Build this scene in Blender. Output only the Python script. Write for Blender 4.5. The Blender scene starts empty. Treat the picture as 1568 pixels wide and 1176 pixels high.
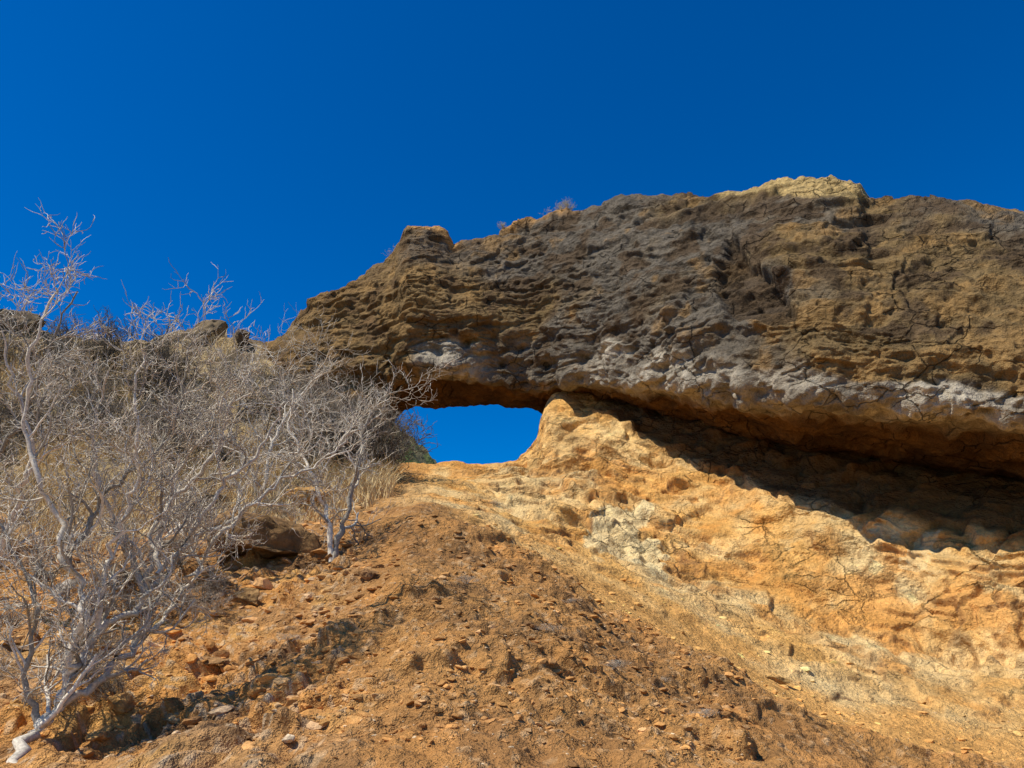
import bpy, math, time
import numpy as np
from mathutils import Vector
T0=time.time()
rng=np.random.default_rng(7)
# ---------------------------------------------------------------- camera frame, image pixels to world
TH=math.radians(20.0); EYE=np.array([0,0,1.6])
FW=np.array([0,math.cos(TH),math.sin(TH)]); UPV=np.array([0,-math.sin(TH),math.cos(TH)]); RT=np.array([1.0,0,0])
K=0.687/784.0
def from_pixel(h,v,r):
    """image pixel (h,v) at camera depth r -> world metres"""
    h=np.asarray(h,float);v=np.asarray(v,float);r=np.asarray(r,float)
    a=(h-784)*K; b=(588-v)*K
    return EYE+r[...,None]*(FW+a[...,None]*RT+b[...,None]*UPV)
def to_pixel(P):  # world point back to image pixel and camera depth
    q=P-EYE; r=q@FW
    return 784+(q@RT)/r/K, 588-(q@UPV)/r/K, r
# ---------------------------------------------------------------- noise
def _h(ix,iy,iz,s):
    n=(ix*374761393+iy*668265263+iz*2147483647+s*1274126177)&0xffffffff
    n=((n^(n>>13))*1274126177)&0xffffffff
    n=((n^(n>>15))*2246822519)&0xffffffff
    return ((n^(n>>16))&0xffffff)/float(0xffffff)
def vn(P,s=0):
    f=np.floor(P).astype(np.int64); t=P-f; t=t*t*t*(t*(t*6-15)+10)
    x,y,z=f[...,0],f[...,1],f[...,2]; tx,ty,tz=t[...,0],t[...,1],t[...,2]
    def c(a,b,d): return _h(x+a,y+b,z+d,s)
    x00=c(0,0,0)*(1-tx)+c(1,0,0)*tx; x10=c(0,1,0)*(1-tx)+c(1,1,0)*tx
    x01=c(0,0,1)*(1-tx)+c(1,0,1)*tx; x11=c(0,1,1)*(1-tx)+c(1,1,1)*tx
    return ((x00*(1-ty)+x10*ty)*(1-tz)+(x01*(1-ty)+x11*ty)*tz)*2-1
R3=np.array([[0.0,0.8,0.6],[-0.8,0.36,-0.48],[-0.6,-0.48,0.64]])
def fbm(P,o=5,s=0,g=0.5):
    a=1;t=0;w=0
    for i in range(o):
        t=t+a*vn(P,s+i*17); w+=a; a*=g; P=(P@R3.T)*2.03+3.1
    return t/w
def ridged(P,o=4,s=0):
    a=1;t=0;w=0
    for i in range(o):
        t=t+a*(1-2*np.abs(vn(P,s+i*13))); w+=a; a*=.5; P=(P@R3.T)*2.05+1.7
    return t/w
def worley(P,s=0,tilt=False):
    f=np.floor(P).astype(np.int64); fr=P-f
    F1=np.full(P.shape[:-1],9.0);F2=F1.copy();ID=np.zeros(P.shape[:-1]);X=ID.copy();Y=ID.copy();Z=ID.copy()
    for a in(-1,0,1):
        for b in(-1,0,1):
            for c in(-1,0,1):
                x=f[...,0]+a;y=f[...,1]+b;z=f[...,2]+c
                dx=a+_h(x,y,z,s)-fr[...,0];dy=b+_h(x,y,z,s+5)-fr[...,1];dz=c+_h(x,y,z,s+9)-fr[...,2]
                d=dx*dx+dy*dy+dz*dz
                m=d<F1
                F2=np.where(m,F1,np.minimum(F2,d)); ID=np.where(m,_h(x,y,z,s+21),ID); F1=np.where(m,d,F1)
                if tilt: X=np.where(m,dx,X);Y=np.where(m,dy,Y);Z=np.where(m,dz,Z)
    if tilt:
        tl=X*np.sin(ID*97)+Y*np.sin(ID*173+1)+Z*np.sin(ID*251+2)
        F1=np.sqrt(F1);F2=np.sqrt(F2)
        return F1,F2,ID,tl
    return np.sqrt(F1),np.sqrt(F2),ID
def sm(A,sig,axis=0,wrap=False):
    n=int(3*sig+1); k=np.exp(-.5*(np.arange(-n,n+1)/sig)**2);k/=k.sum()
    A=np.moveaxis(A,axis,0)
    Q=np.concatenate([A[-n:],A,A[:n]]) if wrap else np.concatenate([np.repeat(A[:1],n,0),A,np.repeat(A[-1:],n,0)])
    o=np.zeros_like(A)
    for i,w in enumerate(k): o+=w*Q[i:i+len(A)]
    return np.moveaxis(o,0,axis)
def ss(a,b,x):
    t=np.clip((x-a)/(b-a),0,1); return t*t*(3-2*t)
def mix(a,b,t):
    a=np.asarray(a,float);b=np.asarray(b,float);t=np.clip(t,0,1)[...,None]
    return a*(1-t)+b*t
def ins(U,V,poly,soft=0):
    c=np.zeros(U.shape,bool);n=len(poly)
    for i in range(n):
        x1,y1=poly[i];x2,y2=poly[(i+1)%n]
        k=((y1>V)!=(y2>V))&(U<(x2-x1)*(V-y1)/((y2-y1)+1e-9)+x1); c^=k
    return c.astype(float)
# ---------------------------------------------------------------- mesh utils
def mesh_obj(name,V,F,mat,col=None,parent=None,smooth=True,facet=None):
    V=np.ascontiguousarray(V,dtype=np.float32).reshape(-1,3)
    me=bpy.data.meshes.new(name); me.vertices.add(len(V)); me.vertices.foreach_set('co',V.ravel())
    F=np.asarray(F,dtype=np.int32); n,k=F.shape
    me.loops.add(n*k); me.loops.foreach_set('vertex_index',F.ravel())
    me.polygons.add(n); me.polygons.foreach_set('loop_start',np.arange(0,n*k,k,dtype=np.int32))
    me.polygons.foreach_set('use_smooth',np.full(n,smooth))
    me.update(calc_edges=True)
    if col is not None:
        at=me.attributes.new('Col','FLOAT_COLOR','POINT')
        c=np.ones((len(V),4),np.float32); c[:,:3]=np.asarray(col).reshape(-1,3); at.data.foreach_set('color',c.ravel())
    if facet is not None:
        at=me.attributes.new('Facet','FLOAT','POINT');at.data.foreach_set('value',np.ascontiguousarray(facet,dtype=np.float32).ravel())
    me.materials.append(mat)
    ob=bpy.data.objects.new(name,me); bpy.context.scene.collection.objects.link(ob)
    if parent: ob.parent=parent
    return ob
def gridF(r,c,wrap=False):
    i=np.arange(r if wrap else r-1)[:,None]; j=np.arange(c-1)[None,:]; i2=(i+1)%r
    return np.stack(np.broadcast_arrays(i*c+j,i*c+j+1,i2*c+j+1,i2*c+j),-1).reshape(-1,4)
def normals(P,wrap=False):
    if wrap: du=np.roll(P,-1,0)-np.roll(P,1,0)
    else: du=np.gradient(P,axis=0)
    dv=np.gradient(P,axis=1); n=np.cross(du,dv); return n/(np.linalg.norm(n,axis=-1,keepdims=True)+1e-9)
# ---------------------------------------------------------------- materials
def rockmat(name,bump=0.05,s1=3.0,s2=16.0,crack=0.3,var=0.35,dist=0.06,simple=False,facets=()):
    m=bpy.data.materials.new(name);m.use_nodes=True;nt=m.node_tree;N=nt.nodes;L=nt.links
    b=N['Principled BSDF'];b.inputs['Roughness'].default_value=.95;b.inputs['Specular IOR Level'].default_value=.12
    tc=N.new('ShaderNodeTexCoord');at=N.new('ShaderNodeAttribute');at.attribute_name='Col'
    def noise(sc,det=8,ro=.6):
        n=N.new('ShaderNodeTexNoise');n.inputs['Scale'].default_value=sc;n.inputs['Detail'].default_value=det;n.inputs['Roughness'].default_value=ro
        L.new(tc.outputs['Object'],n.inputs['Vector']);return n
    def math_(op,a,b_,c_=None):
        n=N.new('ShaderNodeMath');n.operation=op
        for i,x in enumerate((a,b_,c_)):
            if x is None: continue
            if isinstance(x,(int,float)): n.inputs[i].default_value=x
            else: L.new(x,n.inputs[i])
        return n.outputs[0]
    def vm(op,a,b_,c_=None):
        n=N.new('ShaderNodeVectorMath');n.operation=op
        for i,x in enumerate((a,b_,c_)):
            if x is None: continue
            if isinstance(x,tuple): n.inputs[i].default_value=x
            else: L.new(x,n.inputs[i])
        return n.outputs['Value'] if op=='DOT_PRODUCT' else n.outputs[0]
    def finish(val):
        val=math_('MAXIMUM',val,.25)
        mu=N.new('ShaderNodeVectorMath');mu.operation='SCALE';L.new(at.outputs['Color'],mu.inputs[0]);L.new(val,mu.inputs['Scale'])
        L.new(mu.outputs[0],b.inputs['Base Color'])
    if simple:
        n2=noise(s2,3,.6);finish(math_('MULTIPLY_ADD',n2.outputs['Fac'],var*4,1-var*2));return m
    n1=noise(s1,5,.65);n2=noise(s2,4,.7);n3=noise(s2*6,2,.6)
    t=math_('MULTIPLY_ADD',n2.outputs['Fac'],1.3,-.65)
    t2=math_('MULTIPLY_ADD',n3.outputs['Fac'],1.2,-.6)
    t3=math_('MULTIPLY_ADD',n1.outputs['Fac'],1.0,-.5)
    s=math_('ADD',math_('ADD',t,t2),t3)
    val=math_('MULTIPLY_ADD',s,var*2.2,1.0)
    vp=N.new('ShaderNodeTexVoronoi');vp.inputs['Scale'].default_value=s2*1.3;L.new(tc.outputs['Object'],vp.inputs['Vector'])
    h=math_('ADD',math_('MULTIPLY',n1.outputs['Fac'],.75),math_('MULTIPLY',n2.outputs['Fac'],.38))
    h=math_('ADD',h,math_('MULTIPLY',n3.outputs['Fac'],.11))
    h=math_('ADD',h,math_('MULTIPLY',vp.outputs['Distance'],-.12))
    if facets:
        fa=N.new('ShaderNodeAttribute');fa.attribute_name='Facet'
        wv=vm('MULTIPLY_ADD',n1.outputs['Color'],(.35,.35,.35),tc.outputs['Object'])
        wv=vm('MULTIPLY',wv,(.8,.8,1.3))
        for sc_,am in facets:
            vo=N.new('ShaderNodeTexVoronoi');vo.inputs['Scale'].default_value=sc_;L.new(wv,vo.inputs['Vector'])
            df=vm('SUBTRACT',wv,vo.outputs['Position']);cl_=vm('SUBTRACT',vo.outputs['Color'],(.5,.5,.5))
            dt_=math_('MULTIPLY',vm('DOT_PRODUCT',df,cl_),am)
            h=math_('ADD',h,math_('MULTIPLY',dt_,fa.outputs['Fac']))
        ve=N.new('ShaderNodeTexVoronoi');ve.feature='DISTANCE_TO_EDGE';ve.inputs['Scale'].default_value=facets[0][0];L.new(wv,ve.inputs['Vector'])
        n4=noise(.9,2,.5)
        msk=N.new('ShaderNodeMapRange');msk.inputs['From Min'].default_value=.46;msk.inputs['From Max'].default_value=.58;L.new(n4.outputs['Fac'],msk.inputs['Value'])
        ed=N.new('ShaderNodeMapRange');ed.inputs['From Max'].default_value=.03;ed.inputs['To Min'].default_value=1;ed.inputs['To Max'].default_value=0;L.new(ve.outputs['Distance'],ed.inputs['Value'])
        ck=math_('MULTIPLY',math_('MULTIPLY',ed.outputs[0],msk.outputs[0]),fa.outputs['Fac'])
        h=math_('ADD',h,math_('MULTIPLY',ck,-.25));val=math_('MULTIPLY',val,math_('MULTIPLY_ADD',ck,-.55,1.0))
    finish(val)
    bp=N.new('ShaderNodeBump');bp.inputs['Strength'].default_value=bump*10;bp.inputs['Distance'].default_value=dist
    L.new(h,bp.inputs['Height']);L.new(bp.outputs[0],b.inputs['Normal'])
    return m
M_HILL=rockmat('earth_rock',.10,2.2,14,.25,.36,.19,facets=((1.5,6.0),(4.5,4.5)))
M_ARCH=rockmat('basalt_tuff',.10,1.4,8,.15,.48,.24,facets=((1.8,1.8),))
M_STONE=rockmat('stone',.08,4,20,.1,.3,.05)
M_TWIG=rockmat('weathered_bark',s2=60,var=.3,simple=True)
M_BARK=rockmat('weathered_trunk_bark',s2=60,var=.42,simple=True)
M_GRASS=rockmat('straw',s2=20,var=.2,simple=True)
M_FAR=rockmat('scrub_slope',.1,.25,1.2,.0,.55,1.0)
# ---------------------------------------------------------------- hillside sheet
HX=[-1400,-300,0,200,400,520,600,690,760,830,930,1050,1200,1400,1568,1850,3000]
HR=[
 [(1180,5),(1180,4),(1180,4),(1180,3.8),(1180,3.5),(1180,3.4),(1180,3.3),(1180,3.3),(1180,3.3),(1180,3.4),(1180,3.5),(1180,3.8),(1180,4.5),(1230,4.6),(1280,5),(1350,5),(1500,5.5)],
 [(1050,7),(1050,5.5),(1050,5.5),(1060,5.2),(1060,4.7),(1050,4.5),(1040,4.3),(1040,4.3),(1040,4.4),(1050,4.5),(1080,4.6),(1110,4.8),(1150,5),(1210,5.2),(1260,5.5),(1320,5.5),(1470,6)],
 [(950,9),(950,7.5),(950,7.5),(950,7),(940,6.5),(930,6),(900,5.8),(900,6),(920,6),(940,6),(1000,6),(1050,6),(1115,6),(1190,6),(1230,6.2),(1290,6),(1430,6.5)],
 [(880,11),(880,9.5),(880,9.5),(880,9),(860,8.5),(840,8),(800,8.5),(800,8.6),(835,8.4),(870,8.2),(935,7.8),(1000,7.5),(1080,7.2),(1165,7),(1200,7),(1250,7),(1380,7)],
 [(830,13),(830,11),(820,11),(820,11),(800,11),(790,10.5),(765,11),(772,11.2),(812,10.3),(845,10),(905,9.5),(970,9.2),(1050,8.8),(1120,8.3),(1150,8),(1190,7.6),(1300,7.5)],
 [(760,16),(760,14),(740,14),(740,14),(740,14),(745,13.5),(738,14),(745,14),(780,13.5),(790,13.3),(820,13.5),(880,13),(930,12.2),(1000,11),(1030,10),(1070,9),(1180,8.5)],
 [(650,21),(650,19),(630,19),(640,19),(650,18.5),(700,17),(722,17.3),(724,17),(742,16.8),(735,17.0),(730,17),(790,15.5),(830,13.7),(890,12.3),(910,11.2),(940,10.2),(1000,9.5)],
]
def table(X,vals,U,sig=3):
    X=np.array(X,float);v=np.array([a[0] for a in vals],float);r=np.array([a[1] for a in vals],float)
    V=np.interp(U,X,v);R=np.interp(U,X,r)
    return V,R
def dictt(d,U):
    X=sorted(d);return np.interp(U,X,[d[k][0] for k in X]),np.interp(U,X,[d[k][1] for k in X])
r7={-1400:(470,28),-300:(470,27),0:(484,27),60:(500,27),130:(515,27),200:(518,27),280:(508,27),400:(522,26),520:(640,22),600:(712,20.3),660:(710,19.8),690:(705,19.6),740:(708,19.6),770:(704,19.7),795:(696,19.9),812:(685,20.1),824:(672,20.4),832:(655,20.6),840:(632,20.7),850:(608,20.7),930:(636,19.3),960:(652,18.8),1010:(686,17.8),1050:(703,17.2),1100:(718,16.4),1200:(754,14.8),1260:(773,14.2),1330:(790,13.7),1400:(800,13.3),1568:(830,12.2),1850:(850,11.2),3000:(900,10.5)}
r8={-1400:(560,34),-300:(560,33),0:(570,33),200:(600,33),400:(600,32),520:(690,28),600:(760,25),690:(765,25),760:(765,25),825:(765,25),836:(690,24),850:(580,22.5),930:(600,21),1050:(640,18.7),1200:(690,16.3),1400:(722,14.9),1568:(745,13.8),1850:(770,12.8),3000:(800,12)}
r9={-1400:(700,50),400:(720,50),520:(780,50),825:(820,50),836:(700,30),850:(560,25),930:(570,24),1050:(590,21.5),1200:(630,19),1400:(660,17),1568:(680,16),1850:(700,15),3000:(740,14)}
U=np.concatenate([np.linspace(-1400,-60,60,endpoint=False),np.arange(-60,1640,1.8),np.linspace(1642,3000,60)])
ctrl=[]
wx=np.interp(U,[-1400,3000],[-40,40])
ctrl.append(np.stack([wx*1.2,np.full_like(U,-40),np.full_like(U,-14)],-1))
ctrl.append(np.stack([wx*.5,np.full_like(U,-4),np.full_like(U,-1.3)],-1))
for i,row in enumerate(HR):
    V,R=table(HX,row,U); 
    V=sm(V,22);R=sm(R,22)
    ctrl.append(from_pixel(U,V,R))
for k,d in enumerate((r7,r8,r9)):
    V,R=dictt(d,U); s=(3,3,3)[k]; V=sm(V,s);R=sm(R,8); ctrl.append(from_pixel(U,V,R))
e=ctrl[-1].copy(); e[...,2]-=25; e[...,1]+=25; ctrl.append(e)
seg=[6,24,100,115,125,85,105,95,115,60,40,12]
rows=[];RV=[]
for i,n in enumerate(seg):
    t=np.arange(n)/n
    rows.append(ctrl[i][None]*(1-t)[:,None,None]+ctrl[i+1][None]*t[:,None,None]); RV.append(i-2+t)
rows.append(ctrl[-1][None]);RV.append([len(seg)-2.0])
H0=np.concatenate(rows);RV=np.concatenate(RV)
H1=sm(H0,15,0)
w=ss(7.2,6.2,RV)[:,None,None]
H0=H1*w+sm(H0,3,0)*(1-w)
NR,NC=H0.shape[:2]
Nb=sm(sm(H0,6,0),6,1)
N=normals(Nb); sgn=np.sign((N*np.array([0,-.6,.8])).sum(-1,keepdims=True)); N=N*np.where(sgn==0,1,sgn)
Uh,Vh,Rh=to_pixel(H0); Uh=np.broadcast_to(U[None],(NR,NC)); RVg=np.broadcast_to(RV[:,None],(NR,NC))
P=H0
wall=ss(3.6,4.6,RVg)*ss(640,820,Uh)
left=ss(600,460,Uh)
big=fbm(P*.55,3,1); med=fbm(P*1.7,5,2); fine=fbm(P*7,4,3)
Pw=P@np.array([[.9,.2,.1],[-.2,.8,.5],[0,-.5,1.2]])
f1,f2,idw,tw=worley(Pw*.9+.45*fbm(P*1.1,3,9)[...,None],3,True); crk=f2-f1
g1,g2,idg,tg=worley(Pw*2.3+.35*med[...,None],4,True); crk2=g2-g1
rid=ridged(P*np.array([.7,.7,1.5]),4,12)
cmask=ss(-.2,.2,fbm(P*.6,3,13))
stw=P[...,2]*1.6+.5*P[...,0]+1.6*fbm(P*.5,4,14)
fr3=(stw*1.5+1.0*med)%1; shelf=np.where(fr3<.12,fr3/.12,1-(fr3-.12)/.88)
fr5=(P[...,0]*.9-P[...,2]*.6+P[...,1]*.3+1.4*fbm(P*.6,4,16))%1; shelf2=np.where(fr5<.07,fr5/.07,1-(fr5-.07)/.93)
sk1=ss(-.15,.25,-fbm(P*.7,3,15));sk2=ss(-.1,.2,fbm(P*.8,3,17))
dw=.16*tw+.10*tg*(.4+.6*cmask)-.035*ss(.04,0,crk)-.025*ss(.05,0,crk2)*cmask+.13*big+.045*med+.012*fine+.03*rid+.12*(shelf-.5)*sk1+.14*(shelf2-.5)*sk2
m1,m2,idm,tm=worley(P*2.6+.5*med[...,None],6,True); q1,q2,idq,tq=worley(P*9+.3*fine[...,None],8,True); s1_,s2_,ids=worley(P*22,9)
rl=ridged(P*np.array([1.3,.8,1]),3,31)
lump=ss(-.1,.35,fbm(P*.9,3,33))
emb=ss(.5,.15,q1)*ss(.35,.9,idq)
fr4=(P[...,1]*.9-P[...,0]*.5+1.5*fbm(P*.8,4,34))%1; shf=np.where(fr4<.12,fr4/.12,1-(fr4-.12)/.88)
dm=.11*big+.10*med+.045*fine+lump*(.05*tm+.08*(shf-.5))+.024*emb+.013*tq+.012*ids*ss(.5,.1,s1_)-.03*ss(.25,.6,rl)
dl=.16*big+.15*med+.06*fine+.08*tm+.03*idm*ss(.6,.2,m1)+.04*emb+.022*tq+.013*ids*ss(.5,.1,s1_)+.11*(shf-.5)*lump
disp=dw*wall+(1-wall)*(dm*(1-left)+dl*left)
chan=ss(3.0,3.4,RVg)*ss(5.2,4.2,RVg)*ss(720,860,Uh)
disp=disp*(1-.6*chan)
disp+=.16*ss(2.6,2.95,RVg)*ss(3.25,3.05,RVg)*ss(560,700,Uh)*(.5+.9*vn(P*1.1,44))
disp=sm(sm(disp,.9,0),1.2,1)
fade=ss(-.6,.2,RVg); disp*=fade*(1+.8*ss(4,9,RVg)*left)
H=H0+N*disp[...,None]
# colours
och=np.array([.84,.455,.130]);pale=np.array([.90,.63,.28]);org=np.array([.80,.36,.080]);whi=np.array([.95,.74,.37])
brn=np.array([.40,.195,.064]);brn2=np.array([.56,.28,.086]);grv=np.array([.46,.26,.11]);rust=np.array([.62,.29,.080]);dk=np.array([.13,.072,.034])
c1=fbm(P*.8,4,50);c2=fbm(P*2.3,5,51);c3=fbm(P*.35,3,52);c4=fbm(P*7,4,53)
cw=mix(och,pale,.36+1.2*c1);cw=mix(cw,org,ss(.0,.42,c2*.7+.6*c3)*.75);cw=mix(cw,pale*1.03,ss(.25,.55,-c2)*.5)
cw=cw*(1+.16*(idw-.5)+.16*(idg-.5)+.15*c4)[...,None]
cw=mix(cw,dk*1.8,(.6*ss(.025,0,crk)*ss(-.1,.3,c2)+.4*ss(.03,0,crk2)*cmask+.5*ss(.10,.03,np.abs(fr3-.05))*sk1*ss(-.2,.2,c2)+.55*ss(.07,.02,np.abs(fr5-.03))*sk2))
pm=sm(sm(ins(Uh+14*c2,Vh+20*c4,[(905,800),(925,778),(985,785),(1000,800),(965,815),(1012,850),(1030,885),(985,872),(930,848),(890,835)]),1.5,0),1.5,1)
cw=mix(cw,whi,ss(.3,.7,pm+.5*c4)*.75)
pm2=ins(Uh+25*c2,Vh,[(1385,870),(1415,812),(1450,815),(1425,850),(1415,875)]);cw=mix(cw,whi,pm2*.5)
cw=mix(cw,np.array([.17,.078,.022]),ss(6.8,7.15,RVg+.1*c2)*.92*ss(850,960,Uh))  # recess rock colour, darkened to paint in the overhang's shade
cc=mix(np.array([.68,.35,.10]),np.array([.80,.43,.13]),.5+1.5*c1)
strk=fbm(np.stack([P[...,0]*2+P[...,1]*1.2,P[...,1]*.2,P[...,2]*.6],-1)*1.5,4,61); cc=cc*(1+.6*strk+.2*c4)[...,None]
cm=mix(brn,brn2,.45+1.5*c1);cm=mix(cm,dk*1.3,ss(.15,.5,c2)*.45+ss(.15,.5,c4)*.4);cm=mix(cm,np.array([.70,.45,.22]),ss(.75,.95,idq)*.5*ss(.4,.2,q1)+ss(.86,.95,ids)*.5)
cm=mix(cm,np.array([.68,.32,.09]),ss(.1,.4,-c2-.3*c1)*.6)
cl=mix(grv,rust,.5+1.8*c1);cl=mix(cl,np.array([.74,.40,.12]),ss(.1,.4,c2)*.7);cl=mix(cl,dk*1.4,ss(.08,.42,-c2)*.75+ss(.15,.5,c4)*.4)
cl=mix(cl,np.array([.66,.50,.31]),ss(.6,.95,idq)*.5*ss(.45,.2,q1)+ss(.8,.95,ids)*.5)
cup=mix(np.array([.20,.14,.075]),np.array([.50,.36,.17]),.5+1.7*c2);cl=mix(cl,cup,ss(3.9,5.0,RVg+.8*c1))
low=mix(cm,cl,left); 
col=mix(low,cc,ss(2.9,3.25,RVg+.22*c2+.08*c4)*ss(640,760,Uh));
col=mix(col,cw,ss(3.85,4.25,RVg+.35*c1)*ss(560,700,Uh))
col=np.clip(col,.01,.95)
facet=np.clip(wall*(1-.6*chan)+.25*(1-wall)*lump+.15*left,0,1)
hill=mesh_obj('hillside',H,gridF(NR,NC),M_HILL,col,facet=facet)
# ---------------------------------------------------------------- arch ring
TOP={395:545,425:521,440:500,490:450,530:430,555:420,575:408,590:396,605:380,614:354,622:339,650:341,668:350,686:359,693:371,720:366,760:363,785:350,820:338,850:326,880:325,905:311,940:305,975:296,1050:292,1085:301,1095:293,1140:286,1230:271,1285:267,1318:276,1332:299,1400:304,1480:308,1568:324,1700:345,1850:370,2600:420}
DT={395:25,500:24.5,620:24,760:24,850:23.5,950:22.5,1050:21,1200:19,1400:17,1568:15.5,1850:14,2600:13}
LIP={395:620,520:690,575:690,592:650,608:610,640:575,700:577,760:584,800:597,830:600,870:585,930:592,1000:592,1060:601,1130:611,1200:616,1300:626,1400:636,1568:652,1850:680,2600:760}
DL={395:23.5,520:22,600:21.5,760:21,830:20.6,880:19.6,930:18.5,1050:15.95,1200:13.45,1400:12.35,1568:11.5,1850:10.5,2600:9.7}
BT={395:600,560:600,600:560,640:513,740:520,800:565,870:548,930:535,1000:540,1060:550,1200:565,1300:572,1400:584,1568:598,1850:630,2600:700}
K6={395:(640,26),560:(700,25),585:(675,24),594:(650,23.6),610:(637,23.5),640:(631,23.4),690:(627,23.3),720:(621,23.3),760:(622,23.3),805:(626,23.3),822:(633,23.2),832:(640,23.3),850:(630,24),1050:(640,22),1200:(680,20),1400:(700,18.5),1568:(720,17.5),2600:(800,16)}
K5={395:(630,25),560:(690,23.5),600:(630,22.8),640:(605,22.4),760:(605,22.2),830:(622,22),850:(610,22.2),930:(618,20.8),1050:(645,18.8),1200:(685,16.4),1400:(712,15.1),1568:(735,14.0),1850:(760,13),2600:(800,12.2)}
def i1(d,U): X=sorted(d); return np.interp(U,X,[d[k] for k in X])
UA=np.concatenate([np.arange(395,1640,1.6),np.linspace(1645,2600,60)])
top=sm(i1(TOP,UA),1.6);dt=sm(i1(DT,UA),12);lip=sm(i1(LIP,UA),5);dl_=sm(i1(DL,UA),12);bt=sm(i1(BT,UA),8)
def kk(v,r): return from_pixel(UA,v,r)
v6,d6=dictt(K6,UA);v6=sm(v6,1.5);d6=sm(d6,4);v5,d5=dictt(K5,UA);v5=sm(v5,5);d5=sm(d5,5)
db=dl_+.05
def lerp(a,b,t): return a*(1-t)+b*t
rings=[kk(top,dt),kk(lerp(top,bt,.12),lerp(dt,db,.20)),kk(lerp(top,bt,.4),lerp(dt,db,.55)-.15),kk(lerp(top,bt,.75),lerp(dt,db,.88)-.25),kk(bt,db),kk(lerp(bt,lip,.6),dl_-.02),kk(lip,dl_+.15),kk(v5,d5),kk(v6,d6),kk(lerp(top,lip,.5),dt+4),kk(top+14,dt+2.2)]
sg=[30,90,115,72,34,28,60,40,20,16,14]
rows=[];RA=[]
for i,n in enumerate(sg):
    t=np.arange(n)/n;A=rings[i];B=rings[(i+1)%len(rings)]
    rows.append(A[None]*(1-t)[:,None,None]+B[None]*t[:,None,None]);RA.append(i+t)
A0=np.concatenate(rows);RA=np.concatenate(RA);A0=sm(A0,3.0,0,True)
NA,NB=A0.shape[:2]
Nb=sm(sm(A0,5,0,True),5,1)
N=normals(Nb,True);cen=A0.mean(0,keepdims=True);s=np.sign((N*(A0-cen)).sum(-1));
N=N*(1 if s.mean()>0 else -1)
P=A0;Ua,Va,Ra=to_pixel(A0);RAg=np.broadcast_to(RA[:,None],(NA,NB))
front=ss(6.6,5.6,RAg)+ss(10.4,10.9,RAg)*.6
under=ss(5.7,6.3,RAg)*ss(9.0,8.2,RAg)
wq=fbm(P*.35,3,70)
st=P[...,2]+.10*P[...,0]+.75*wq
lat=np.stack([P[...,0]*.28,P[...,1]*.28,st*1.9],-1)
lay=fbm(lat,4,71,.6); 
saw=lambda x,w: np.where((x%1)<w,(x%1)/w,1-((x%1)-w)/(1-w))
led=saw(st*1.15+1.0*fbm(P*.6,3,75),.2)
led2=saw(st*2.9+2.0*fbm(P*np.array([.7,.7,1.2]),4,76),.22)
led3=saw(st*6.5+2.5*fbm(P*np.array([.9,.9,1.6]),4,74),.3)
lat2=np.stack([P[...,0]*.9,P[...,1]*.9,st*6],-1);lay2=fbm(lat2,3,72)
a1,a2,ida,ta=worley(P*np.array([.7,.7,1.3])+.5*fbm(P*1.2,2,77)[...,None],14,True)
b1,b2,idb,tb=worley(P*2.4+.3*fbm(P*3,2,78)[...,None],15,True)
h1,h2,idh,th=worley(P*6,16,True)
md=fbm(P*1.3,5,79);fi=fbm(P*6,3,80)
lowf=ss(3.0,4.2,RAg)
lm=ss(-.2,.35,fbm(P*.6,3,82))*(ss(1500,1150,Ua+60*md)*.7+.3);lm3=ss(-.1,.3,fbm(P*.8,2,88))
d=.17*lay+.14*(led-.5)*ss(-.3,.3,vn(P*.4,81))+.10*(led2-.5)*lm+.045*(led3-.5)*lm3+.06*lay2+.13*md+.05*fi+.09*ta+.04*tb+.012*th
pits=ss(.45,.1,b1)*(idb>.62)
d-=.18*pits*lowf*front
hp=ss(.42,.1,h1)*(idh>.8);d-=.045*hp
c_1,c_2,idc=worley(P*np.array([1.0,1.0,1.6])+.3*md[...,None],19)
d+=lowf*front*(.40*ss(.7,.15,c_1)*(idc-.35)+.22*md)
rec=ins(Ua+10*fi,Va+10*md,[(1118,362),(1150,400),(1195,432),(1218,470),(1185,500),(1120,482),(1092,440),(1103,400)])
rec=sm(sm(rec,1.5,0),1.5,1);d-=rec*(.28+.12*tb)
plate=ss(1115,1125,Ua-(Va-345)*.2)*ss(340,350,Va)*ss(470,420,Va)*ss(1330,1200,Ua);d+=.14*plate*(1-rec)
d=d*(front*.95+.05)+under*(.14*md+.12*lay+.06*(led2-.5)+.04*fi+.09*ta+.04*tb)
edge=ss(0,.35,RAg)*1+ss(10.9,10.6,RAg); d*=np.clip(edge,.35,1)
d=sm(sm(d,.7,0,True),.8,1)
A=A0+N*d[...,None]
cap=np.clip(ss(.55,0,RAg)+ss(10.3,10.8,RAg),0,1)
A[...,2]+=cap*(.24*fbm(P*1.6,4,90)+.22*np.floor(2.5*(.5+.5*vn(P*.9,91)))/2.5-.06)
x1=fbm(P*.45,3,100);x2=fbm(P*1.6,5,101);x3=fbm(lat*1.2,4,102);x4=fbm(P*6,4,103)
oli=np.array([.205,.132,.054]);gry=np.array([.138,.118,.090]);brd=np.array([.095,.060,.031]);ocr=np.array([.32,.18,.060])
gz=np.exp(-((Ua-960-(Va-380)*.2)/150)**2)
c=mix(oli,gry,ss(-.2,.3,x1+gz*.5-.05)*.85);c=mix(c,brd,ss(-.05,.3,x2+.5*x3+.2*x4)*.85);c=mix(c,ocr,ss(.08,.42,-x2+.4*x3-.3*x1+.12*ss(3,4,RAg)-.25*gz)*.6)
c=mix(c,np.array([.31,.17,.06]),ss(900,560,Ua)*.35*(.6+x2))
topo=ss(.5,.0,RAg+.5*x2)+ss(10.4,10.8,RAg)
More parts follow.
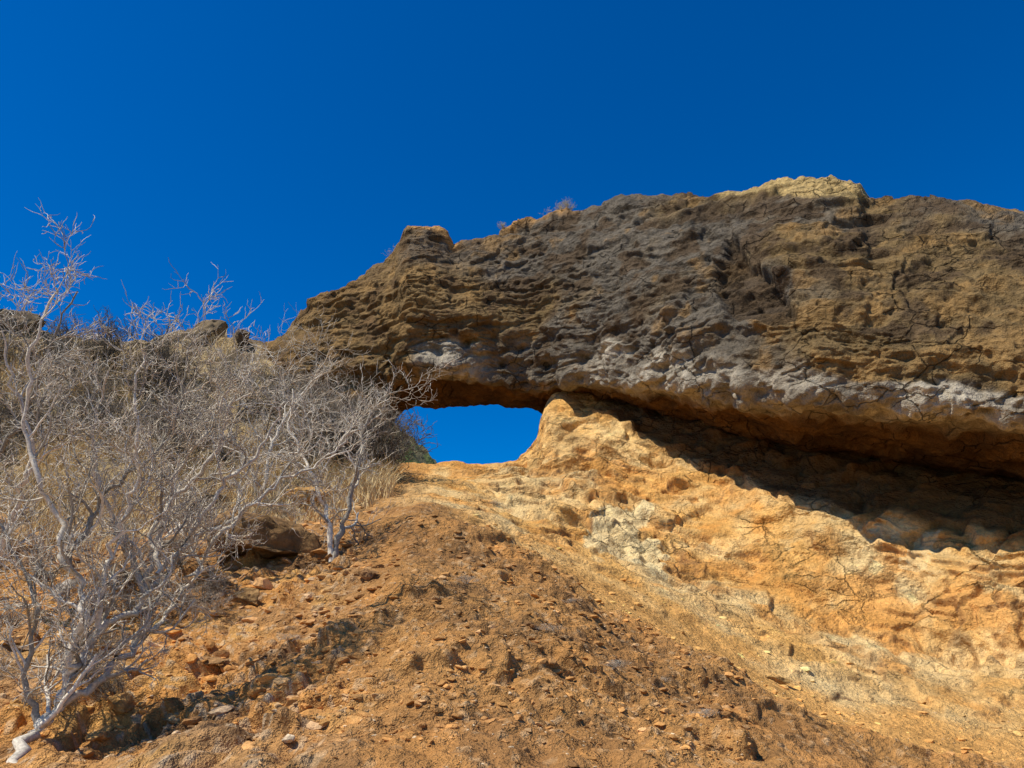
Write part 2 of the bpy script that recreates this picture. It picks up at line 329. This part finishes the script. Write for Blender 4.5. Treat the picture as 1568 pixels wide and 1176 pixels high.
c=mix(c,np.array([.56,.29,.085]),topo*(ss(760,790,Ua)*ss(900,860,Ua)+ss(612,640,Ua)*ss(715,690,Ua))*.9)
c=mix(c,np.array([.55,.38,.15]),ss(303,296,Va+8*x2)*ss(1085,1100,Ua)*ss(1340,1330,Ua)*.9)
gb=ss(3.8,4.15,RAg+.5*x2+.4*x1)*ss(6.5,6.2,RAg)*np.clip(ss(820,930,Ua)+ss(625,650,Ua)*ss(760,720,Ua),0,1)
c=mix(c,mix(np.array([.22,.182,.13]),np.array([.46,.39,.28]),.5+1.6*x2+.5*x4),gb*.9*ss(-.7,-.1,x4+.6*x1+.3))
un=mix(np.array([.19,.09,.026]),np.array([.10,.05,.02]),.5+1.6*x2)  # underside rock brown, deepened with painted shade
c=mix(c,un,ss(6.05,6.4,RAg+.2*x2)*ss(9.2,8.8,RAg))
c=mix(c,brd*.8,rec*.8)  # notch in the face: shade painted in as a darker colour
c=c*(1+.22*(idb-.5)+.15*(idh-.5)-.4*hp-.35*pits)[...,None]
c=np.clip(c,.01,.8)
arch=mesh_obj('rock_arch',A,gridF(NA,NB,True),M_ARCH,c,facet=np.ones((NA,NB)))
# ---------------------------------------------------------------- distant hill
UF=np.linspace(-200,1500,260)
rv=np.interp(UF,[-200,200,450,597,640,675,700,1000,1500],[620,560,600,645,678,716,765,900,1000])
fr=[from_pixel(UF,rv+260,np.full_like(UF,45)),from_pixel(UF,rv+100,np.full_like(UF,62)),from_pixel(UF,rv,np.full_like(UF,85)),from_pixel(UF,rv+60,np.full_like(UF,130))]
rows=[]
for i in range(3):
    t=np.arange(40)/40;rows.append(fr[i][None]*(1-t)[:,None,None]+fr[i+1][None]*t[:,None,None])
D=np.concatenate(rows+[fr[-1][None]]);D=sm(D,3,0)
D[...,2]+=.9*fbm(D*.25,4,5)+.8*ss(.6,.1,worley(D*.6,3)[0])
cd=mix(np.array([.085,.12,.035]),np.array([.24,.19,.09]),.4+1.5*fbm(D*.3,4,8))
mesh_obj('distant_hill',D,gridF(*D.shape[:2]),M_FAR,cd)
g=np.linspace(-1,1,60);g=np.sign(g)*np.abs(g)**2*3000
GX,GY=np.meshgrid(g,g);G=np.stack([GX,GY,np.full_like(GX,-16.)+.8*vn(np.stack([GX,GY,GX*0],-1)*.02)],-1)
mesh_obj('ground',G,gridF(60,60),M_FAR,np.broadcast_to([.22,.17,.09],G.shape))
# ---------------------------------------------------------------- placement on terrain
Uq,Vq,Rq=to_pixel(H)
def onhill(h,v):
    dd=(Uq-h)**2+(Vq-v)**2; dd=np.where((Rq>0)&(RVg>-1),dd,1e9)
    near=dd<max(dd.min()*1.5,16); i=np.argmin(np.where(near,Rq,1e9)); i,j=divmod(i,NC)
    return H[i,j],Rq[i,j]
# ---------------------------------------------------------------- stones
def ico(sub):
    bpy.ops.mesh.primitive_ico_sphere_add(subdivisions=sub,radius=1);o=bpy.context.object;m=o.data
    v=np.array([x.co[:] for x in m.vertices]);f=np.array([p.vertices[:] for p in m.polygons]);bpy.data.objects.remove(o);bpy.data.meshes.remove(m);return v,f
v1,f1_=ico(2);v0,f0_=ico(1);vb,fb=ico(5)
def rockshape(v,seed,rough=.25,cuts=9):
    r=np.random.default_rng(seed);o=v.copy()
    for k in range(cuts):
        n=r.normal(size=3);n/=np.linalg.norm(n);h=r.uniform(.3,.75);dd=o@n-h;o-=np.clip(dd,0,None)[:,None]*n*.97
    o*=r.uniform(.55,1.25,3)
    o+=v*(rough*.35*fbm(v*1.8+seed,4,seed))[:,None]
    return o
shapes=[rockshape(v1,i,.15) for i in range(10)];shap0=[rockshape(v0,i+50,.4,3) for i in range(10)]
def rot(r):
    q=r.normal(size=4);q/=np.linalg.norm(q);w,x,y,z=q
    return np.array([[1-2*(y*y+z*z),2*(x*y-z*w),2*(x*z+y*w)],[2*(x*y+z*w),1-2*(x*x+z*z),2*(y*z-x*w)],[2*(x*z-y*w),2*(y*z+x*w),1-2*(x*x+y*y)]])
VS=[];FS=[];CS=[];off=0
def addst(p,s,colr):
    global off
    big_=s>.022
    sh=(shapes if big_ else shap0)[rng.integers(10)]@rot(rng).T*s*np.array([1,1,.5]);VS.append(sh+p);FS.append((f1_ if big_ else f0_)+off);CS.append(np.tile(colr,(len(sh),1)));off+=len(sh)
zones=[(-200,560,0,4.2,14000),(450,1150,0,3.05,9000),(700,1568,3.0,3.5,900),(700,1568,3.5,4.4,300),(950,1800,3.4,4.6,700)]
for (a,b,c0,c1_,n) in zones:
    for k in range(n):
        u=rng.uniform(a,b);r=rng.uniform(c0,c1_);i=min(np.searchsorted(RV,r),NR-1);j=min(np.searchsorted(U,u),NC-1);p=H[i,j];R=Rq[i,j]
        s=.0060*rng.pareto(1.6)+.004; s=min(s,.05 if a>0 else .09)*(R/5)**.8
        cs=col[i,j]*rng.uniform(.65,1.4) if rng.random()<.85 or s>.02 else np.array([.72,.52,.30])*rng.uniform(.7,1.2)
        addst(p-np.array([0,0,s*.08]),s,np.clip(cs,.02,.85))
mesh_obj('loose_stones',np.concatenate(VS),np.concatenate(FS),M_STONE,np.concatenate(CS),smooth=False)
def boulder(name,h,v,size,seed,colr,sc=(1,1,.8),sink=.2):
    p,R=onhill(h,v);o=rockshape(vb,seed,.4)*size*np.array(sc);cc_=mix(np.array(colr),np.array(colr)*.5,.5+1.5*fbm(o*4/size*.5,4,seed))
    o+= (vb*(.09*size*fbm(vb*5,5,seed+3))[:,None])
    mesh_obj(name,o+p+np.array([0,0,size*sc[2]*(.5-sink)]),fb,M_STONE,cc_)
for nm,h,v,s,sd,cl_,sc in [('boulder',418,850,.62,3,(.34,.195,.08),(1.15,.9,1.0)),('boulder',300,790,.5,4,(.34,.25,.14),(1.2,1,.8)),('boulder',470,775,.4,5,(.70,.38,.12),(1.2,1,.8)),('boulder',270,765,.4,6,(.5,.42,.30),(1,1,.8)),
   ('boulder',95,915,.25,7,(.5,.42,.32),(1,1,.6)),('boulder',580,705,.35,8,(.3,.22,.12),(1.3,1,.8)),('boulder',505,735,.3,9,(.46,.30,.14),(1.3,1,.7)),('boulder',190,1085,.13,17,(.6,.32,.10),(1.2,1,.7)),('boulder',330,1015,.12,18,(.4,.22,.09),(1.3,1,.7)),
   ('boulder',440,1135,.05,21,(.8,.6,.38),(1.4,1,.6)),('boulder',260,1100,.09,22,(.5,.32,.15),(1.3,1,.7)),('boulder',380,920,.14,23,(.45,.26,.1),(1.3,1,.7)),('boulder',560,880,.12,24,(.38,.2,.08),(1.3,1,.7)),('boulder',150,1135,.09,25,(.55,.3,.1),(1.3,1,.7)),
   ('rock_outcrop',305,520,.9,11,(.28,.2,.11),(1.3,1,.9)),('rock_outcrop',372,524,.5,12,(.2,.14,.08),(1,1,1.1)),('rock_outcrop',20,500,.8,19,(.26,.19,.11),(1.4,1,.8)),('boulder',1190,1040,.12,13,(.6,.35,.12),(1.5,1,.6)),('boulder',345,745,.45,14,(.36,.26,.14),(1.3,1,.8))]:
    boulder(nm,h,v,s,sd,cl_,sc)
# ---------------------------------------------------------------- bare shrubs
RMIN=.0024
def tube(pts,rad,sides):
    pts=np.asarray(pts);n=len(pts);t=np.gradient(pts,axis=0);t/=np.linalg.norm(t,axis=1,keepdims=True)+1e-9
    ref=np.array([.31,.47,.83]);a=np.cross(t,ref);a/=np.linalg.norm(a,axis=1,keepdims=True)+1e-9;b=np.cross(t,a)
    an=np.arange(sides)*2*math.pi/sides
    V=pts[:,None]+rad[:,None,None]*(np.cos(an)[None,:,None]*a[:,None]+np.sin(an)[None,:,None]*b[:,None])
    i=np.arange(n-1)[:,None];j=np.arange(sides)[None];j2=(j+1)%sides
    F=np.stack(np.broadcast_arrays(i*sides+j,i*sides+j2,(i+1)*sides+j2,(i+1)*sides+j),-1).reshape(-1,4)
    return V.reshape(-1,3),F
def grow(out,p,d,L,r,lev,r_,kids=(4,4,4,3),up=.12,spread=1.0):
    n=max(4,int(6-lev)+2);pts=[p];d=d/np.linalg.norm(d);step=L/n;ds=[d]
    for i in range(n):
        d=d+r_.normal(size=3)*.27+np.array([0,0,up]);d/=np.linalg.norm(d);p=p+d*step;pts.append(p);ds.append(d)
    rad=np.linspace(r,r*.5,n+1);out.append((np.array(pts),rad,5 if r>.006 else 3))
    if lev<len(kids):
        branch(out,np.array(pts),ds,rad,L,lev,r_,kids,up,spread)
def branch(out,pts,ds,rad,L,lev,r_,kids,up,spread,lo=.25):
    m=kids[lev];n=len(pts)-1
    for k in range(m):
        f=lo+(1-lo)*(k+r_.uniform(.2,1))/m;i=min(int(f*n),n)
        q=r_.normal(size=3);dd=ds[i];q-=q@dd*dd;q/=np.linalg.norm(q)+1e-9;an=r_.uniform(.45,1.05)*spread
        nd=dd*math.cos(an)+q*math.sin(an);grow(out,pts[i],nd,L*r_.uniform(.45,.75),max(rad[i]*.60,RMIN),lev+1,r_,kids,up,spread)
def build(out,base0=(.84,.73,.56)):
    V=[];F=[];C=[];o=0
    for pts,rad,s in out:
        a,b=tube(pts,rad,s);V.append(a);F.append(b+o);o+=len(a)
        k=rng.uniform(.3,1.05);base=np.array(base0) if rad[0]<.02 else np.array(base0)*.9;C.append(np.tile(base*k,(len(a),1)))
    return np.concatenate(V),np.concatenate(F),np.concatenate(C)
def limb(out,pts3,r0,r1,kids,seed,L=.9,lo=.3,up=.08):
    r_=np.random.default_rng(seed);pts3=np.asarray(pts3);n=len(pts3)
    t=np.linspace(0,n-1,(n-1)*6+1);q=np.stack([np.interp(t,np.arange(n),pts3[:,k]) for k in range(3)],-1);q=sm(q,1.3,0)
    q=q+.016*r_.normal(size=q.shape);q[0]=pts3[0]
    rad=np.linspace(r0,r1,len(q))*(1+.18*r_.normal(size=len(q)).clip(-1,1));out.append((q,rad,8));d=np.gradient(q,axis=0);d/=np.linalg.norm(d,axis=1,keepdims=True)
    branch(out,q,list(d),rad,L,0,r_,kids,up,1.0,lo)
def path(l,r0,r1):
    l=np.array(l,float);return from_pixel(l[:,0],l[:,1],np.linspace(r0,r1,len(l)))
def setroot(pts,h,v):
    p,_=onhill(h,v);pts=pts.copy();pts[0]=p-np.array([0,0,.05]);return pts
kd=(15,5,4,2)
o=[]
b1_,Rb1=onhill(90,1085)
R0=Rb1
limb(o,setroot(path([(12,1172),(50,1122),(92,1078),(122,1010),(150,962),(215,935),(240,880),(290,830),(340,740),(400,690),(440,610)],R0-.5,R0+.9),12,1172),.036,.008,kd,21,.68,.08)
limb(o,path([(92,1078),(112,1000),(130,930),(105,870),(90,800),(40,690),(35,600),(60,500),(90,435)],R0-.25,R0+.3),.026,.007,kd,22,.60,.10)
limb(o,path([(92,1078),(160,1040),(200,990),(260,940),(300,870),(360,790),(420,745),(500,700),(550,655)],R0-.25,R0+1.4),.025,.007,kd,23,.62,.10)
limb(o,path([(150,962),(160,880),(190,790),(220,700),(205,610),(225,530)],R0,R0+.3),.020,.006,kd,24,.58,.12)
limb(o,path([(105,870),(150,760),(250,690),(280,590),(300,510)],R0,R0+.8),.018,.006,kd,25,.58,.12)
limb(o,path([(240,880),(232,820),(270,720),(330,640),(370,560)],R0+.2,R0+.9),.018,.006,kd,26,.58,.12)
limb(o,path([(60,1110),(40,1020),(60,930),(20,850),(-20,760)],R0-.3,R0),.020,.006,kd,27,.6,.12)
V,F,C=build(o);mesh_obj('bare_shrub',V,F,M_BARK,C)
def shrub(name,root,limbs,mat=M_BARK):
    o=[];p,Rr=onhill(*root)
    for l,dr,r0,r1,kids,seed,L,lo in limbs:
        limb(o,setroot(path([root]+l,Rr,Rr+dr),*root),r0,r1,kids,seed,L,lo)
    V,F,C=build(o);mesh_obj(name,V,F,mat,C)
k4=(11,5,4,2)
RMIN=.0032
shrub('bare_shrub',(-20,960),[([(0,850),(30,760),(60,690),(15,590),(5,500)],0,.034,.007,k4,31,.8,.12),([(-60,850),(-40,740),(40,640),(80,520),(120,440)],.5,.034,.007,k4,32,.8,.12)])
shrub('bare_shrub',(225,905),[([(230,850),(260,770),(330,700),(350,620),(390,560)],.3,.042,.009,k4,41,.85,.10),([(190,830),(150,750),(140,660),(170,560)],0,.036,.009,k4,42,.85,.10),([(290,830),(380,780),(440,720),(480,660)],-.2,.034,.009,k4,43,.85,.10)])
shrub('bare_shrub',(508,850),[([(530,790),(548,720),(556,650),(600,590)],1,.037,.009,k4,51,.85,.15),([(500,780),(470,710),(440,660),(450,590)],1,.032,.008,k4,52,.95,.15)])
shrub('bare_shrub',(400,760),[([(410,700),(430,650),(470,590),(520,550)],1,.035,.01,k4,61,1.3,.15),([(380,710),(350,660),(340,600)],1,.03,.01,(7,4,4,2),62,1.1,.15)])
# thicket on the upper slope
RMIN=.0055
temps=[]
for s in range(6):
    r_=np.random.default_rng(200+s);o=[]
    for k in range(6):
        a=r_.uniform(0,6.28);grow(o,np.zeros(3),np.array([math.cos(a)*.7,math.sin(a)*.7,1.0]),r_.uniform(.8,1.2),.022,0,r_,(4,4,3,2),.08)
    temps.append(build(o,(.55,.455,.335)))
TV=[];TF=[];TC=[];to=0
def addT(p,s,k=1.0,flat=1.0):
    global to
    V,F,C=temps[rng.integers(6)];a=rng.uniform(0,6.28);R=np.array([[math.cos(a),-math.sin(a),0],[math.sin(a),math.cos(a),0],[0,0,1]])
    TV.append(V@R.T*s*np.array([1,1,flat])+p);TF.append(F+to);TC.append(C*k);to+=len(V)
for k in range(44):
    h=rng.uniform(-80,590);v=rng.uniform(545,735) if h<480 else rng.uniform(640,735)
    if h>300: v=max(v,590)
    p,R=onhill(h,v);addT(p-np.array([0,0,.05]),rng.uniform(.6,1.2)*(R/15)**.4,rng.uniform(.3,.95))
mesh_obj('bare_thicket',np.concatenate(TV),np.concatenate(TF),M_TWIG,np.concatenate(TC))
TV=[];TF=[];TC=[];to=0
for k in range(40):
    h=rng.uniform(-60,330);v=rng.uniform(830,1100) if h<200 else rng.uniform(800,960)
    p,R=onhill(h,v);addT(p-np.array([0,0,.03]),rng.uniform(.16,.34)*(R/6)**.6,rng.uniform(.5,1.1),.55)
for k in range(12):
    h=rng.uniform(380,560);v=rng.uniform(740,850);p,R=onhill(h,v);addT(p-np.array([0,0,.03]),rng.uniform(.2,.4),rng.uniform(.5,1.1),.6)
mesh_obj('dead_brush',np.concatenate(TV),np.concatenate(TF),M_TWIG,np.concatenate(TC))
def onarch(h):
    j=np.argmin(np.abs(UA-h));return A[:60,j][np.argmax(A[:60,j,2])]
def small(name,p,s,flat=1.0,k=1.0,tint=(1,1,1)):
    V,F,C=temps[rng.integers(5)];mesh_obj(name,V*s*np.array([1,1,flat])+p,F,M_TWIG,C*k*np.array(tint))
for h,s in((855,.42),(868,.3),(602,.32),(775,.22)): small('dry_bush',onarch(h)-np.array([0,0,.12]),s,.8,1.3,(1.1,1.12,.85))
for h,v,s in((850,965,.11),(940,1022,.15),(870,920,.10),(1080,1095,.12),(715,890,.15),(450,980,.12),(1020,1040,.07),(760,770,.15)):
    p,R=onhill(h,v);small('dead_twigs',p,s,.35,1.4)
# ---------------------------------------------------------------- dry grass
nb=65000
uu=rng.uniform(-150,600,nb);rr=rng.beta(2.0,1.4,nb)*3.6+3.4
dens=vn(np.stack([uu*.012,rr*2.2,uu*0],-1),77)+.5*vn(np.stack([uu*.05,rr*8,uu*0],-1),78)
keep=dens>-.1;uu=uu[keep];rr=rr[keep];nb=len(uu)
ii=np.clip(np.searchsorted(RV,rr),0,NR-1);jj=np.clip(np.searchsorted(U,uu),0,NC-2)
fx=rng.uniform(0,1,(nb,1));pp=H[ii,jj]*(1-fx)+H[ii,jj+1]*fx
hh=rng.uniform(.12,.5,nb)*(.6+.5*ss(3.5,5,rr));ang=rng.uniform(0,6.28,nb);ln=rng.normal(0,.45,(nb,2))
wd=rng.uniform(.004,.011,nb)
sx=np.stack([np.cos(ang),np.sin(ang),0*ang],-1)*wd[:,None]
mid=pp+np.stack([ln[:,0]*hh*.35,ln[:,1]*hh*.35,hh*.6],-1);tip=pp+np.stack([ln[:,0]*hh,ln[:,1]*hh,hh],-1)
GVv=np.stack([pp-sx,pp+sx,mid+sx*.7,mid-sx*.7,tip+sx*.15,tip-sx*.15],1)
base=np.arange(nb)[:,None]*6
GFf=np.concatenate([base+np.array([[0,1,2,3]]),base+np.array([[3,2,4,5]])])
gc=mix(np.array([.86,.63,.30]),np.array([.48,.34,.16]),rng.uniform(0,1,nb))
mesh_obj('dry_grass',GVv.reshape(-1,3),GFf,M_GRASS,np.repeat(gc,6,0),smooth=False)
# ---------------------------------------------------------------- light, sky, camera
EL=math.radians(57);AZ=math.radians(64)
sv=Vector((-math.sin(AZ)*math.cos(EL),-math.cos(AZ)*math.cos(EL),math.sin(EL)))
sd=bpy.data.lights.new('sun','SUN');sd.energy=5.0;sd.angle=math.radians(.5);sd.color=(1,.955,.86)
so=bpy.data.objects.new('sun',sd);so.rotation_euler=sv.to_track_quat('Z','Y').to_euler();bpy.context.scene.collection.objects.link(so)
w=bpy.data.worlds.new('World');bpy.context.scene.world=w;w.use_nodes=True;nt=w.node_tree
bg=nt.nodes['Background'];sk=nt.nodes.new('ShaderNodeTexSky');sk.sky_type='NISHITA';sk.sun_disc=False
sk.sun_elevation=EL;sk.sun_rotation=math.radians(244);sk.air_density=1.0;sk.dust_density=0.0;sk.ozone_density=6.0;sk.altitude=600
hs=nt.nodes.new('ShaderNodeHueSaturation');hs.inputs['Saturation'].default_value=1.5;hs.inputs['Hue'].default_value=.509
nt.links.new(sk.outputs[0],hs.inputs['Color']);nt.links.new(hs.outputs[0],bg.inputs[0]);bg.inputs[1].default_value=.130
cd_=bpy.data.cameras.new('camera');cam=bpy.data.objects.new('camera',cd_);bpy.context.scene.collection.objects.link(cam)
cam.location=EYE;cam.rotation_euler=(math.pi/2+TH,0,0);cd_.sensor_width=36;cd_.lens=18/.687;cd_.clip_end=8000;cd_.clip_start=.05
sc=bpy.context.scene;sc.camera=cam;sc.view_settings.view_transform='Standard';sc.view_settings.look='None';sc.view_settings.exposure=0
